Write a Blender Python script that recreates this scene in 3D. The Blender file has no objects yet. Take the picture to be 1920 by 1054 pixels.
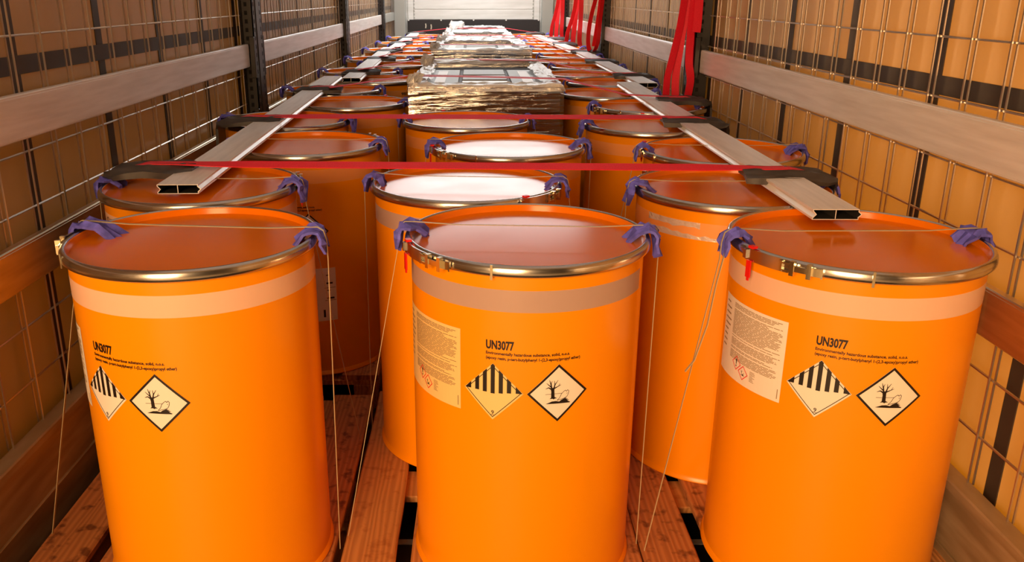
import bpy, bmesh, math, random
from mathutils import Vector, Matrix, noise, geometry

random.seed(7)
scene = bpy.context.scene
COL = scene.collection
PI = math.pi
R = math.radians

# ------------------------------------------------------------------ camera
FPX = 1600.0
PITCH = math.atan(537.0 / FPX)
cam_data = bpy.data.cameras.new('camera')
cam_data.sensor_width = 36.0
cam_data.lens = FPX * 36.0 / 1920.0
cam_data.shift_x = 72.0 / 1920.0
cam_data.clip_start = 0.02
cam = bpy.data.objects.new('camera', cam_data)
cam.location = (0, 0, 1.55)
cam.rotation_euler = (PI / 2 - PITCH, 0, 0)
COL.objects.link(cam)
scene.camera = cam

# ------------------------------------------------------------------ sky and light
world = bpy.data.worlds.new('overcast_sky')
scene.world = world
world.use_nodes = True
bg = world.node_tree.nodes['Background']
bg.inputs['Color'].default_value = (1.0, 0.98, 0.95, 1)
bg.inputs['Strength'].default_value = 4.2

def area_light(name, loc, target, sx, sy, power, color):
    d = bpy.data.lights.new(name, 'AREA')
    d.shape = 'RECTANGLE'; d.size = sx; d.size_y = sy
    d.energy = power; d.color = color
    o = bpy.data.objects.new(name, d)
    o.location = loc
    o.rotation_euler = (Vector(target) - Vector(loc)).to_track_quat('-Z', 'Y').to_euler()
    COL.objects.link(o)
    return o
# warm light from the added hall through the open rear doors, strongest from the left
area_light('rear_key_light', (-1.4, -2.6, 1.9), (0.2, 2.3, 0.8), 1.6, 2.8, 310, (1.0, 0.59, 0.27))

# low evening sun on the right-hand side of the trailer
sun_d = bpy.data.lights.new('sun', 'SUN'); sun_d.energy = 17.0; sun_d.angle = R(24); sun_d.color = (1.0, 0.82, 0.6)
sun = bpy.data.objects.new('sun', sun_d); COL.objects.link(sun)
sun.rotation_euler = Vector((-math.cos(R(14)), 0.05, -math.sin(R(14)))).to_track_quat('-Z', 'Y').to_euler()

vs = scene.view_settings
vs.view_transform = 'Standard'
vs.look = 'None'
vs.exposure = 0.0
vs.gamma = 1.0
vs.use_curve_mapping = False

# ------------------------------------------------------------------ materials
MATS = {}
def principled(name, color, rough=0.5, metal=0.0, spec=0.5, coat=0.0):
    m = bpy.data.materials.new(name); m.use_nodes = True
    b = m.node_tree.nodes['Principled BSDF']
    b.inputs['Base Color'].default_value = (*color, 1)
    b.inputs['Roughness'].default_value = rough
    b.inputs['Metallic'].default_value = metal
    b.inputs['Specular IOR Level'].default_value = spec
    b.inputs['Coat Weight'].default_value = coat
    b.inputs['Coat Roughness'].default_value = 0.08
    MATS[name] = m
    return m, m.node_tree, b

def noise_mix(nt, b, c1, c2, scale, stretch=(1, 1, 1), detail=4, lo=0.35, hi=0.7, sock='Base Color', obj=True):
    tc = nt.nodes.new('ShaderNodeTexCoord')
    mp = nt.nodes.new('ShaderNodeMapping'); mp.inputs['Scale'].default_value = stretch
    nz = nt.nodes.new('ShaderNodeTexNoise'); nz.inputs['Scale'].default_value = scale; nz.inputs['Detail'].default_value = detail
    cr = nt.nodes.new('ShaderNodeValToRGB')
    cr.color_ramp.elements[0].position = lo; cr.color_ramp.elements[1].position = hi
    cr.color_ramp.elements[0].color = (*c1, 1); cr.color_ramp.elements[1].color = (*c2, 1)
    nt.links.new(tc.outputs['Object' if obj else 'Generated'], mp.inputs['Vector'])
    nt.links.new(mp.outputs['Vector'], nz.inputs['Vector'])
    nt.links.new(nz.outputs['Fac'], cr.inputs['Fac'])
    nt.links.new(cr.outputs['Color'], b.inputs[sock])
    return nz

def bump(nt, b, src, strength, dist=0.01):
    bp = nt.nodes.new('ShaderNodeBump'); bp.inputs['Strength'].default_value = strength; bp.inputs['Distance'].default_value = dist
    nt.links.new(src, bp.inputs['Height']); nt.links.new(bp.outputs['Normal'], b.inputs['Normal'])

m, nt, b = principled('orange_paint', (0.92, 0.305, 0.001), 0.26, 0, 0.45)
m, nt, b = principled('lid_bounce_paint', (0.84, 0.20, 0.001), 0.17, 0, 0.29)  # drum paint made redder and darker for weak, bounced light on the lid
nz = noise_mix(nt, b, (0.15, 0.15, 0.15), (0.21, 0.21, 0.21), 5, sock='Roughness')
m, nt, b = principled('ring_steel', (0.62, 0.60, 0.57), 0.22, 1.0)
principled('clasp_zinc', (0.75, 0.68, 0.50), 0.2, 1.0)
principled('red_plastic', (0.75, 0.01, 0.008), 0.35)
m, nt, b = principled('purple_foam', (0.115, 0.10, 0.42), 0.7)
nz = noise_mix(nt, b, (0.09, 0.09, 0.50), (0.17, 0.16, 0.85), 40)
principled('cord', (0.50, 0.42, 0.26), 0.45)
m, nt, b = principled('red_webbing', (0.55, 0.012, 0.018), 0.55)
nz = noise_mix(nt, b, (0.72, 0.008, 0.03), (0.86, 0.015, 0.045), 260, (1, 1, 1))
m, nt, b = principled('red_webbing_bright', (0.85, 0.012, 0.02), 0.5)
m, nt, b = principled('black_sleeve', (0.05, 0.046, 0.048), 0.42)
nz = noise_mix(nt, b, (0.035, 0.032, 0.034), (0.075, 0.068, 0.068), 18)
m, nt, b = principled('aluminium', (0.74, 0.70, 0.66), 0.38, 0.3)
noise_mix(nt, b, (0.80, 0.77, 0.74), (0.95, 0.93, 0.91), 5, (6, 0.6, 9), 6, 0.3, 0.62)
b.inputs['Roughness'].default_value = 0.30
m, nt, b = principled('lath_aluminium', (0.80, 0.79, 0.77), 0.36, 0.25)
noise_mix(nt, b, (0.82, 0.82, 0.82), (0.96, 0.96, 0.96), 4, (14, 1, 14), 6, 0.3, 0.62)
m, nt, b = principled('aluminium_drum_reflect', (0.72, 0.62, 0.46), 0.32, 0.95)  # drums' orange reflection mixed into the metal as a yellow tint
noise_mix(nt, b, (0.60, 0.50, 0.34), (0.76, 0.66, 0.48), 5, (6, 0.6, 9), 6, 0.3, 0.62)
m, nt, b = principled('side_board', (0.45, 0.36, 0.24), 0.45, 0.35)
noise_mix(nt, b, (0.30, 0.22, 0.12), (0.48, 0.38, 0.24), 3, (3, 1, 8), 5)
# curtain: pale grey inside, orange print outside, so the daylight that passes through is orange
m, nt, b = principled('curtain', (0.45, 0.38, 0.32), 0.30, 0, 0.55)
nzc = noise_mix(nt, b, (0.39, 0.275, 0.165), (0.45, 0.32, 0.195), 2.5)
bump(nt, b, nzc.outputs['Fac'], 0.25, 0.02)
tl = nt.nodes.new('ShaderNodeBsdfTranslucent'); tl.inputs['Color'].default_value = (1.0, 0.33, 0.0, 1)
mx = nt.nodes.new('ShaderNodeMixShader'); mx.inputs['Fac'].default_value = 0.045
nt.links.new(b.outputs[0], mx.inputs[1]); nt.links.new(tl.outputs[0], mx.inputs[2])
nt.links.new(mx.outputs[0], nt.nodes['Material Output'].inputs['Surface'])
principled('webbing_dark', (0.045, 0.034, 0.028), 0.5)
principled('rod_zinc', (0.62, 0.57, 0.52), 0.30, 0.9)
m, nt, b = principled('post_black', (0.018, 0.016, 0.017), 0.38)
principled('slot_black', (0.002, 0.002, 0.002), 0.8)
m, nt, b = principled('bulkhead_white', (0.80, 0.79, 0.75), 0.35)
noise_mix(nt, b, (0.70, 0.69, 0.65), (0.84, 0.83, 0.80), 2.2, (1, 1, 8), 5)
principled('grey_steel', (0.42, 0.43, 0.40), 0.4, 0.2)
principled('kick_black', (0.022, 0.018, 0.018), 0.5)
principled('bolt_white', (0.8, 0.78, 0.72), 0.4)
principled('scuff', (0.62, 0.55, 0.42), 0.7)
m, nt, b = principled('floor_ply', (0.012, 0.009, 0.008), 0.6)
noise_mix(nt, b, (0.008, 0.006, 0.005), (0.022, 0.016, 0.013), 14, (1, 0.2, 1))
m, nt, b = principled('yard', (0.30, 0.28, 0.25), 0.85)
noise_mix(nt, b, (0.24, 0.22, 0.20), (0.36, 0.34, 0.31), 3)
principled('added_hall_paint', (0.38, 0.32, 0.24), 0.8)
principled('print_black', (0.012, 0.006, 0.004), 0.45)
principled('print_red', (0.75, 0.02, 0.015), 0.45)
m, nt, b = principled('paper', (0.86, 0.78, 0.70), 0.35)
m, nt, b = principled('paper_yellowed', (0.86, 0.62, 0.26), 0.3)
principled('text_grey', (0.30, 0.20, 0.10), 0.6)
principled('stack_dark', (0.085, 0.05, 0.04), 0.35, 0.3)
principled('panel_grey', (0.20, 0.19, 0.17), 0.45, 0.5)
principled('panel_light', (0.42, 0.41, 0.38), 0.35, 0.6)
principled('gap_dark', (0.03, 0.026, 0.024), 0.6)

# pallet wood: grain stretched along the board
def wood(name, c1, c2, c3):
    m = bpy.data.materials.new(name); m.use_nodes = True; MATS[name] = m
    nt = m.node_tree; b = nt.nodes['Principled BSDF']; b.inputs['Roughness'].default_value = 0.62
    tc = nt.nodes.new('ShaderNodeTexCoord'); oi = nt.nodes.new('ShaderNodeObjectInfo')
    add = nt.nodes.new('ShaderNodeVectorMath'); add.operation = 'ADD'
    sc = nt.nodes.new('ShaderNodeVectorMath'); sc.operation = 'SCALE'; sc.inputs[0].default_value = (13, 7, 5)
    nt.links.new(oi.outputs['Random'], sc.inputs['Scale'])
    nt.links.new(tc.outputs['Object'], add.inputs[0]); nt.links.new(sc.outputs['Vector'], add.inputs[1])
    mp = nt.nodes.new('ShaderNodeMapping'); mp.inputs['Scale'].default_value = (9, 0.6, 9)
    nt.links.new(add.outputs['Vector'], mp.inputs['Vector'])
    wv = nt.nodes.new('ShaderNodeTexWave'); wv.inputs['Scale'].default_value = 2.2; wv.inputs['Distortion'].default_value = 9.0; wv.inputs['Detail'].default_value = 3
    nt.links.new(mp.outputs['Vector'], wv.inputs['Vector'])
    nz = nt.nodes.new('ShaderNodeTexNoise'); nz.inputs['Scale'].default_value = 26; nz.inputs['Detail'].default_value = 5
    nt.links.new(add.outputs['Vector'], nz.inputs['Vector'])
    cr = nt.nodes.new('ShaderNodeValToRGB')
    cr.color_ramp.elements[0].color = (*c1, 1); cr.color_ramp.elements[1].color = (*c2, 1)
    nt.links.new(wv.outputs['Fac'], cr.inputs['Fac'])
    cr2 = nt.nodes.new('ShaderNodeValToRGB'); cr2.color_ramp.elements[0].position = 0.33; cr2.color_ramp.elements[1].position = 0.46
    cr2.color_ramp.elements[0].color = (*c3, 1); cr2.color_ramp.elements[1].color = (1, 1, 1, 1)
    nt.links.new(nz.outputs['Fac'], cr2.inputs['Fac'])
    mx = nt.nodes.new('ShaderNodeMix'); mx.data_type = 'RGBA'; mx.blend_type = 'MULTIPLY'; mx.inputs['Factor'].default_value = 0.8
    nt.links.new(cr.outputs['Color'], mx.inputs['A']); nt.links.new(cr2.outputs['Color'], mx.inputs['B'])
    nt.links.new(mx.outputs['Result'], b.inputs['Base Color'])
    bump(nt, b, wv.outputs['Fac'], 0.3, 0.004)
wood('pine', (0.46, 0.19, 0.05), (0.62, 0.28, 0.08), (0.72, 0.58, 0.45))
wood('pine_rough', (0.40, 0.15, 0.045), (0.54, 0.22, 0.07), (0.24, 0.15, 0.10))

def see_through(name, color, fac, rough, bump_s=0.0, stretch=(1, 1, 1), scale=40, metal=0.0):
    """thin clear plastic: part of the light passes, part is reflected"""
    m = bpy.data.materials.new(name); m.use_nodes = True; MATS[name] = m
    nt = m.node_tree; b = nt.nodes['Principled BSDF']
    b.inputs['Base Color'].default_value = (*color, 1); b.inputs['Roughness'].default_value = rough
    b.inputs['Metallic'].default_value = metal
    tr = nt.nodes.new('ShaderNodeBsdfTransparent'); mx = nt.nodes.new('ShaderNodeMixShader'); mx.inputs['Fac'].default_value = fac
    nt.links.new(tr.outputs[0], mx.inputs[1]); nt.links.new(b.outputs[0], mx.inputs[2])
    nt.links.new(mx.outputs[0], nt.nodes['Material Output'].inputs['Surface'])
    if bump_s:
        tc = nt.nodes.new('ShaderNodeTexCoord'); mp = nt.nodes.new('ShaderNodeMapping'); mp.inputs['Scale'].default_value = stretch
        nz = nt.nodes.new('ShaderNodeTexNoise'); nz.inputs['Scale'].default_value = scale; nz.inputs['Detail'].default_value = 5
        nt.links.new(tc.outputs['Object'], mp.inputs['Vector']); nt.links.new(mp.outputs['Vector'], nz.inputs['Vector'])
        bump(nt, b, nz.outputs['Fac'], bump_s, 0.02)
    return m
see_through('tape_pale', (0.95, 0.86, 0.74), 0.50, 0.28)
see_through('tape_clear', (0.95, 0.84, 0.68), 0.16, 0.25)
see_through('tape_grey', (0.52, 0.42, 0.40), 0.70, 0.35)
see_through('film', (0.86, 0.92, 1.0), 0.40, 0.07, 0.3, (0.7, 0.7, 9.0), 7, 1.0)
see_through('film_white', (0.90, 0.89, 0.87), 0.72, 0.22, 0.6, (1, 1, 1), 30, 0.25)

# roof tarpaulin lets some daylight through
m = bpy.data.materials.new('roof_tarp'); m.use_nodes = True; MATS['roof_tarp'] = m
nt = m.node_tree; b = nt.nodes['Principled BSDF']; b.inputs['Base Color'].default_value = (0.45, 0.40, 0.36, 1); b.inputs['Roughness'].default_value = 0.5
tl = nt.nodes.new('ShaderNodeBsdfTranslucent'); tl.inputs['Color'].default_value = (0.8, 0.74, 0.68, 1)
mx = nt.nodes.new('ShaderNodeMixShader'); mx.inputs['Fac'].default_value = 0.08
nt.links.new(b.outputs[0], mx.inputs[1]); nt.links.new(tl.outputs[0], mx.inputs[2])
nt.links.new(mx.outputs[0], nt.nodes['Material Output'].inputs['Surface'])

# ------------------------------------------------------------------ helpers
def M(n): return MATS[n]

def make_mesh(name, verts, faces, mat, smooth=False):
    me = bpy.data.meshes.new(name)
    me.from_pydata([tuple(v) for v in verts], [], faces)
    me.materials.append(M(mat))
    me.validate(); me.update()
    if smooth:
        me.polygons.foreach_set('use_smooth', [True] * len(me.polygons))
    return me

def put(name, me, parent=None, loc=(0, 0, 0), rot=(0, 0, 0)):
    o = bpy.data.objects.new(name, me); COL.objects.link(o)
    o.location = loc; o.rotation_euler = rot
    if parent is not None: o.parent = parent
    return o

def tag(o, label=None, cat=None, group=None, kind=None):
    if label: o['label'] = label
    if cat: o['category'] = cat
    if group: o['group'] = group
    if kind: o['kind'] = kind
    return o

def empty(name, loc=(0, 0, 0), rz=0):
    o = bpy.data.objects.new(name, None); o.empty_display_size = 0.05
    o.location = loc; o.rotation_euler = (0, 0, rz); COL.objects.link(o)
    return o

def smooth_angle(me, ang=40):
    me.polygons.foreach_set('use_smooth', [True] * len(me.polygons))
    me.set_sharp_from_angle(angle=R(ang))

class MB:
    def __init__(s): s.v = []; s.f = []
    def add(s, vs_, fs):
        n = len(s.v); s.v += [tuple(v) for v in vs_]; s.f += [tuple(i + n for i in f) for f in fs]
    def box(s, x0, x1, y0, y1, z0, z1):
        s.add([(x0, y0, z0), (x1, y0, z0), (x1, y1, z0), (x0, y1, z0), (x0, y0, z1), (x1, y0, z1), (x1, y1, z1), (x0, y1, z1)],
              [(0, 3, 2, 1), (4, 5, 6, 7), (0, 1, 5, 4), (1, 2, 6, 5), (2, 3, 7, 6), (3, 0, 4, 7)])
    def bbox(s, x0, x1, y0, y1, z0, z1, bv=0.003):
        """box with chamfered edges along its longest axis and ends"""
        bm = bmesh.new(); bmesh.ops.create_cube(bm, size=1)
        for v in bm.verts:
            v.co = Vector(((x0 + x1) / 2 + v.co.x * (x1 - x0), (y0 + y1) / 2 + v.co.y * (y1 - y0), (z0 + z1) / 2 + v.co.z * (z1 - z0)))
        bmesh.ops.bevel(bm, geom=list(bm.edges), offset=bv, segments=1, affect='EDGES')
        bm.verts.index_update()
        s.add([v.co for v in bm.verts], [[v.index for v in f.verts] for f in bm.faces]); bm.free()
    def tube(s, pts, r, n=6):
        pts = [Vector(p) for p in pts]; rings = []
        for i, p in enumerate(pts):
            t = (pts[min(i + 1, len(pts) - 1)] - pts[max(i - 1, 0)]).normalized()
            up = Vector((0, 0, 1)) if abs(t.z) < 0.9 else Vector((1, 0, 0))
            a = t.cross(up).normalized(); bb = t.cross(a)
            rings.append([p + (a * math.cos(2 * PI * k / n) + bb * math.sin(2 * PI * k / n)) * r for k in range(n)])
        vs_ = [v for rg in rings for v in rg]
        fs = [(i * n + k, i * n + (k + 1) % n, (i + 1) * n + (k + 1) % n, (i + 1) * n + k) for i in range(len(pts) - 1) for k in range(n)]
        fs += [tuple(range(n))[::-1], tuple((len(pts) - 1) * n + k for k in range(n))]
        s.add(vs_, fs)
    def ribbon(s, pts, w, t, wdir=(0, 1, 0), widths=None):
        """flat band along a path: w across (along wdir), t thick"""
        pts = [Vector(p) for p in pts]; n = len(pts)
        for i, p in enumerate(pts):
            tg = (pts[min(i + 1, n - 1)] - pts[max(i - 1, 0)]).normalized()
            wd = Vector(wdir) if not isinstance(wdir, list) else Vector(wdir[i])
            wd = (wd - tg * wd.dot(tg)).normalized(); nn = tg.cross(wd).normalized()
            ww = (widths[i] if widths else w) / 2
            s.v += [tuple(p + wd * ww + nn * t / 2), tuple(p - wd * ww + nn * t / 2), tuple(p - wd * ww - nn * t / 2), tuple(p + wd * ww - nn * t / 2)]
        b0 = len(s.v) - 4 * n
        for i in range(n - 1):
            for k in range(4):
                s.f.append((b0 + i * 4 + k, b0 + i * 4 + (k + 1) % 4, b0 + (i + 1) * 4 + (k + 1) % 4, b0 + (i + 1) * 4 + k))
        s.f += [(b0, b0 + 1, b0 + 2, b0 + 3), tuple(b0 + (n - 1) * 4 + k for k in (3, 2, 1, 0))]
    def mesh(s, name, mat, smooth=None):
        me = make_mesh(name, s.v, s.f, mat)
        bm = bmesh.new(); bm.from_mesh(me); bmesh.ops.recalc_face_normals(bm, faces=bm.faces); bm.to_mesh(me); bm.free()
        if smooth: smooth_angle(me, smooth)
        return me
    def build(s, name, mat, parent=None, loc=(0, 0, 0), smooth=None):
        return put(name, s.mesh(name, mat, smooth), parent, loc)

def lathe(name, prof, mat, seg=96, closed=False, ang=35):
    v = []; f = []
    n = len(prof)
    for k in range(seg):
        a = 2 * PI * k / seg; ca, sa = math.cos(a), math.sin(a)
        v += [(r * ca, r * sa, z) for r, z in prof]
    rng = n if closed else n - 1
    for k in range(seg):
        k2 = (k + 1) % seg
        for i in range(rng):
            j = (i + 1) % n
            f.append((k * n + i, k2 * n + i, k2 * n + j, k * n + j))
    if not closed:
        for i in (0, n - 1):
            if prof[i][0] < 1e-3 or True:
                pass
    me = make_mesh(name, v, f, mat)
    bm = bmesh.new(); bm.from_mesh(me)
    bmesh.ops.remove_doubles(bm, verts=bm.verts, dist=1e-5)
    bmesh.ops.holes_fill(bm, edges=[e for e in bm.edges if e.is_boundary], sides=0)
    bmesh.ops.recalc_face_normals(bm, faces=bm.faces); bm.to_mesh(me); bm.free()
    smooth_angle(me, ang)
    return me

ORD = ['first', 'second', 'third', 'fourth', 'fifth', 'sixth', 'seventh', 'eighth', 'ninth', 'tenth', 'eleventh', 'twelfth',
       'thirteenth', 'fourteenth', 'fifteenth', 'sixteenth', 'seventeenth', 'eighteenth', 'nineteenth', 'twentieth']

# ------------------------------------------------------------------ the trailer
Y0, Y1 = 0.45, 14.05       # rear opening, bulkhead
XC = 1.30                  # curtain plane
ZR = 2.72                  # roof height

# invented loading hall behind the camera, added to block the sky, seen only in reflections
for nm, bx in (('floor_added_hall', (-5, 5, -8, Y0 - 0.01, -0.1, -0.02)), ('wall_added_hall_rear', (-5, 5, -8.1, -8, -0.1, 4.6)), ('wall_added_hall_left', (-5.1, -5, -8, Y0, -0.1, 4.6)),
               ('wall_added_hall_right', (5, 5.1, -8, Y0, -0.1, 4.6)), ('ceiling_added_hall', (-5, 5, -8, Y0, 4.6, 4.7)), ('wall_added_dock_left', (-5, -1.33, Y0 - 0.1, Y0, -0.1, 4.6)),
               ('wall_added_dock_right', (1.33, 5, Y0 - 0.1, Y0, -0.1, 4.6)), ('wall_added_dock_top', (-1.33, 1.33, Y0 - 0.1, Y0, 2.78, 4.6))):
    mb = MB(); mb.box(*bx); tag(mb.build(nm, 'added_hall_paint'), kind='structure')
mb = MB(); mb.box(-40, 40, -60, 60, -1.35, -1.25); tag(mb.build('ground', 'yard'), kind='structure')
# invented walls added beside the trailer to block light; the right one shades all but the rear end from the low sun
mb = MB(); mb.box(4.2, 4.6, 3.15, 17, -1.25, 5.5); tag(mb.build('wall_yard_right', 'yard'), kind='structure')
mb = MB(); mb.box(-4.6, -4.2, 0.6, 17, -1.25, 5.5); tag(mb.build('wall_yard_left', 'yard'), kind='structure')
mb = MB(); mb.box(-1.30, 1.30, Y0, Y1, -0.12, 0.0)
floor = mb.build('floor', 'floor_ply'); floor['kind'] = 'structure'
for y in (2.165, 5.2, 8.3, 11.4):
    mb = MB(); mb.box(-1.22, 1.22, y - 0.011, y + 0.011, 0.0, 0.004); mb.build('floor_joint_strip', 'lath_aluminium', floor)

BAYS = [(Y0, 4.86), (5.10, 8.44), (8.66, 11.98), (12.20, 13.92)]
POSTS = [4.98, 8.55, 12.09]
for sd, side in ((-1, 'left'), (1, 'right')):
    mb = MB(); mb.add([(sd * XC, Y0, -0.1), (sd * XC, Y1, -0.1), (sd * XC, Y1, ZR), (sd * XC, Y0, ZR)], [(0, 1, 2, 3)])
    w = mb.build('wall_' + side, 'curtain'); w['kind'] = 'structure'
    # reinforcing straps of the curtain, 50 mm wide
    smb = MB(); smb.box(-0.0015, 0.0015, -0.025, 0.025, 0.30, ZR); sme = smb.mesh('webbing_strap', 'webbing_dark')
    off = 0.0 if sd < 0 else -0.03
    y = 2.48 - 3 * 0.588 + off
    while y < Y1:
        put('webbing_strap', sme, w, (sd * (XC - 0.0015), y, 0)); y += 0.588
    hz = 1.55 - (0.19 if sd < 0 else 0.238)
    for zz in (hz, hz + 0.62):
        mb = MB(); mb.box(-0.001, 0.001, Y0, Y1, zz - 0.026, zz + 0.026); mb.build('webbing_band', 'webbing_dark', w, (sd * (XC - 0.004), 0, 0))
    # top rail and lower side board
    xs = sorted((sd * 1.235, sd * 1.275))
    mb = MB(); mb.bbox(xs[0], xs[1], Y0, Y1 - 0.02, 0.0, 0.335, 0.004)
    sb = mb.build('trim_1' if sd < 0 else 'trim_2', 'side_board'); sb['kind'] = 'structure'
    xs = sorted((sd * 1.222, sd * 1.275))
    mb = MB(); mb.bbox(xs[0], xs[1], Y0, Y1 - 0.02, 0.337, 0.366, 0.004); mb.build('lip', 'side_board', sb)
    mb = MB(); mb.bbox(*sorted((sd * 1.228, sd * 1.236)), Y0, Y1 - 0.02, 0.17, 0.176, 0.001); mb.build('seam', 'side_board', sb)
    xs = sorted((sd * 1.24, sd * 1.31))
    mb = MB(); mb.bbox(xs[0], xs[1], Y0, Y1, 2.60, 2.75, 0.004)
    tag(mb.build('trim_3' if sd < 0 else 'trim_4', 'grey_steel'), kind='structure')
    # posts
    for pi, py in enumerate(POSTS):
        p = empty('pillar_post', (sd * 1.24, py if sd < 0 else py - 0.06, 0))
        tag(p, f'black slotted steel post on the {side} wall, {ORD[pi]} from the open end', 'post', 'wall posts')
        mb = MB()
        ix = -sd * 0.032   # towards the inside
        for (a, c_, y0, y1) in ((ix, ix - math.copysign(0.006, ix), -0.10, 0.10), (ix, -ix * 1.4, -0.10, -0.092), (ix, -ix * 1.4, 0.092, 0.10)):
            mb.box(min(a, c_), max(a, c_), y0, y1, 0.0, ZR - 0.12)
        mb.build('channel', 'post_black', p)
        mb = MB(); mb.bbox(*sorted((ix + math.copysign(0.004, ix), ix)), -0.035, 0.035, 0.1, ZR - 0.2, 0.0015); mb.build('cover_strip', 'post_black', p)
        mb = MB()
        for k in range(46):
            z = 0.5 + k * 0.045
            mb.box(-0.012, 0.004, -0.1012, -0.0995, z, z + 0.022)
            xx = sorted((ix * 1.001, ix * 1.03))
            mb.box(xx[0], xx[1], -0.078, -0.066, z, z + 0.022); mb.box(xx[0], xx[1], 0.060, 0.072, z, z + 0.022)
        tag(mb.build('slots', 'slot_black', p), kind='stuff')
        for k, z in enumerate((1.11, 0.72)):
            mb = MB(); mb.bbox(*sorted((ix * 1.05, ix * 0.2)), -0.118, -0.1, z, z + 0.22, 0.002); mb.build('rail_pocket', 'post_black', p)
            mb = MB(); mb.bbox(*sorted((ix * 1.05, ix * 0.2)), 0.1, 0.118, z, z + 0.22, 0.002); mb.build('rail_pocket', 'post_black', p)
    # loose aluminium rails between the posts
    for bi, (a, c_) in enumerate(BAYS):
        if sd > 0: a, c_ = (a if bi == 0 else a - 0.06), (c_ - 0.06 if bi < 3 else c_)
        for zi, (zt, nm) in enumerate(((1.293 if sd < 0 else 1.266, 'upper'), (0.903 if sd < 0 else 0.882, 'lower'))):
            if bi == 3:
                zt += 0.0
            mb = MB()
            xi, xo = sd * 1.235, sd * 1.260
            x0, x1 = sorted((xi, xo))
            mb.bbox(x0, x1, a + 0.012, c_ - 0.012, zt - 0.122, zt, 0.003)
            # shallow lengthwise grooves of the extrusion
            rm = 'grey_steel' if bi == 3 else ('aluminium_drum_reflect' if zi else 'aluminium')
            r_ = mb.build('side_rail', rm)
            where = ['nearest the open end', 'between the first and second posts', 'between the second and third posts', 'beside the front bulkhead'][bi]
            tag(r_, f'{nm} {"aluminium" if bi < 3 else "grey"} side rail on the {side} wall, {where}', 'rail', 'side rails of the trailer')
            for gz in (0.0,):
                g = MB(); g.bbox(*sorted((xi - sd * 0.0012, xi + sd * 0.001)), a + 0.014, c_ - 0.014, zt - 0.116, zt - 0.008, 0.0008)
                g.build('face_plate', rm, r_)
        # twin wire mesh in front of the curtain
        wm = empty('wire_mesh', (sd * 1.272, a, 0.36))
        tag(wm, f'zinc wire mesh in front of the {side} curtain, {where}', 'wire mesh', 'wire mesh panels')
        t = MB(); t.tube([(0, 0, 0), (0, 0, 2.2)], 0.0030, 5); vme = t.mesh('vertical_rod', 'rod_zinc', 60)
        ph = (2.303 - 0.05 * 0.318) / 0.948 - 0.17 * 12
        y = ph
        while y < c_ - 0.02:
            if y > a + 0.02:
                put('vertical_rod', vme, wm, (-0.0075, y - a, 0)); put('vertical_rod', vme, wm, (0.0075, y - a, 0))
            y += 0.1705
        t = MB(); t.tube([(0, 0.01, 0), (0, c_ - a - 0.01, 0)], 0.0034, 5); hme = t.mesh('horizontal_rod', 'rod_zinc', 60)
        for k in range(-7, 8):
            z = 1.55 - (0.107 + 0.158 * k) - 0.36
            if 0.02 < z < 2.18: put('horizontal_rod', hme, wm, (0, 0, z))

# bulkhead
mb = MB(); mb.box(-1.3, 1.3, Y1, Y1 + 0.04, -0.1, ZR)
bk = mb.build('wall_back', 'bulkhead_white'); bk['kind'] = 'structure'
bme = MB(); bme.bbox(-0.94, 0.94, -0.012, 0.0, 0.002, 0.150, 0.003); bme = bme.mesh('board', 'bulkhead_white')
for k in range(10): put('board', bme, bk, (0, Y1, 1.18 + k * 0.154 - 0.001))
for s_ in (-1, 1):
    mb = MB(); mb.bbox(*sorted((s_ * 0.945, s_ * 1.03)), Y1 - 0.03, Y1, 0, ZR, 0.004); mb.build('panel_edge', 'bulkhead_white', bk)
    mb = MB()
    for k in range(30): mb.box(s_ * 0.932 - 0.008, s_ * 0.932 + 0.008, Y1 - 0.016, Y1 - 0.012, 1.19 + k * 0.05, 1.22 + k * 0.05)
    tag(mb.build('perforated_strip', 'grey_steel', bk), kind='stuff')
    mb = MB(); mb.bbox(*sorted((s_ * 1.06, s_ * 1.24)), Y1 - 0.16, Y1, 0, ZR, 0.01); mb.build('corner_post', 'grey_steel', bk)
mb = MB(); mb.bbox(-1.04, 1.04, Y1 - 0.05, Y1 - 0.03, 0, 1.178, 0.003)
kb = mb.build('trim_5', 'kick_black'); kb['kind'] = 'structure'
for k in range(5):
    t = MB(); t.tube([(-1.02 + k * 0.51, Y1 - 0.062, 1.172), (-1.02 + k * 0.51, Y1 - 0.045, 1.172)], 0.013, 8); t.build('bolt', 'bolt_white', kb)
for x, z, l in ((-0.755, 1.085, 0.07), (-0.67, 1.07, 0.075)):
    t = MB(); t.ribbon([(x, Y1 - 0.051, z - l / 2), (x + 0.006, Y1 - 0.051, z), (x + 0.001, Y1 - 0.051, z + l / 2)], 0.018, 0.002, (1, 0, 0)); t.build('scuff_mark', 'scuff', kb)

# roof: tarpaulin closed over the rear two thirds, slid open over the front end
mb = MB(); mb.add([(-1.31, Y0, ZR + 0.03), (1.31, Y0, ZR + 0.03), (1.31, 8.9, ZR + 0.03), (-1.31, 8.9, ZR + 0.03)], [(0, 1, 2, 3)])
ceil = mb.build('ceiling', 'roof_tarp'); ceil['kind'] = 'structure'
for k in range(13):
    y = Y0 + 0.2 + k * 0.62
    mb = MB(); mb.bbox(-1.28, 1.28, y - 0.025, y + 0.025, ZR - 0.03, ZR + 0.02, 0.004); mb.build('roof_bow', 'grey_steel', ceil)

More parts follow.
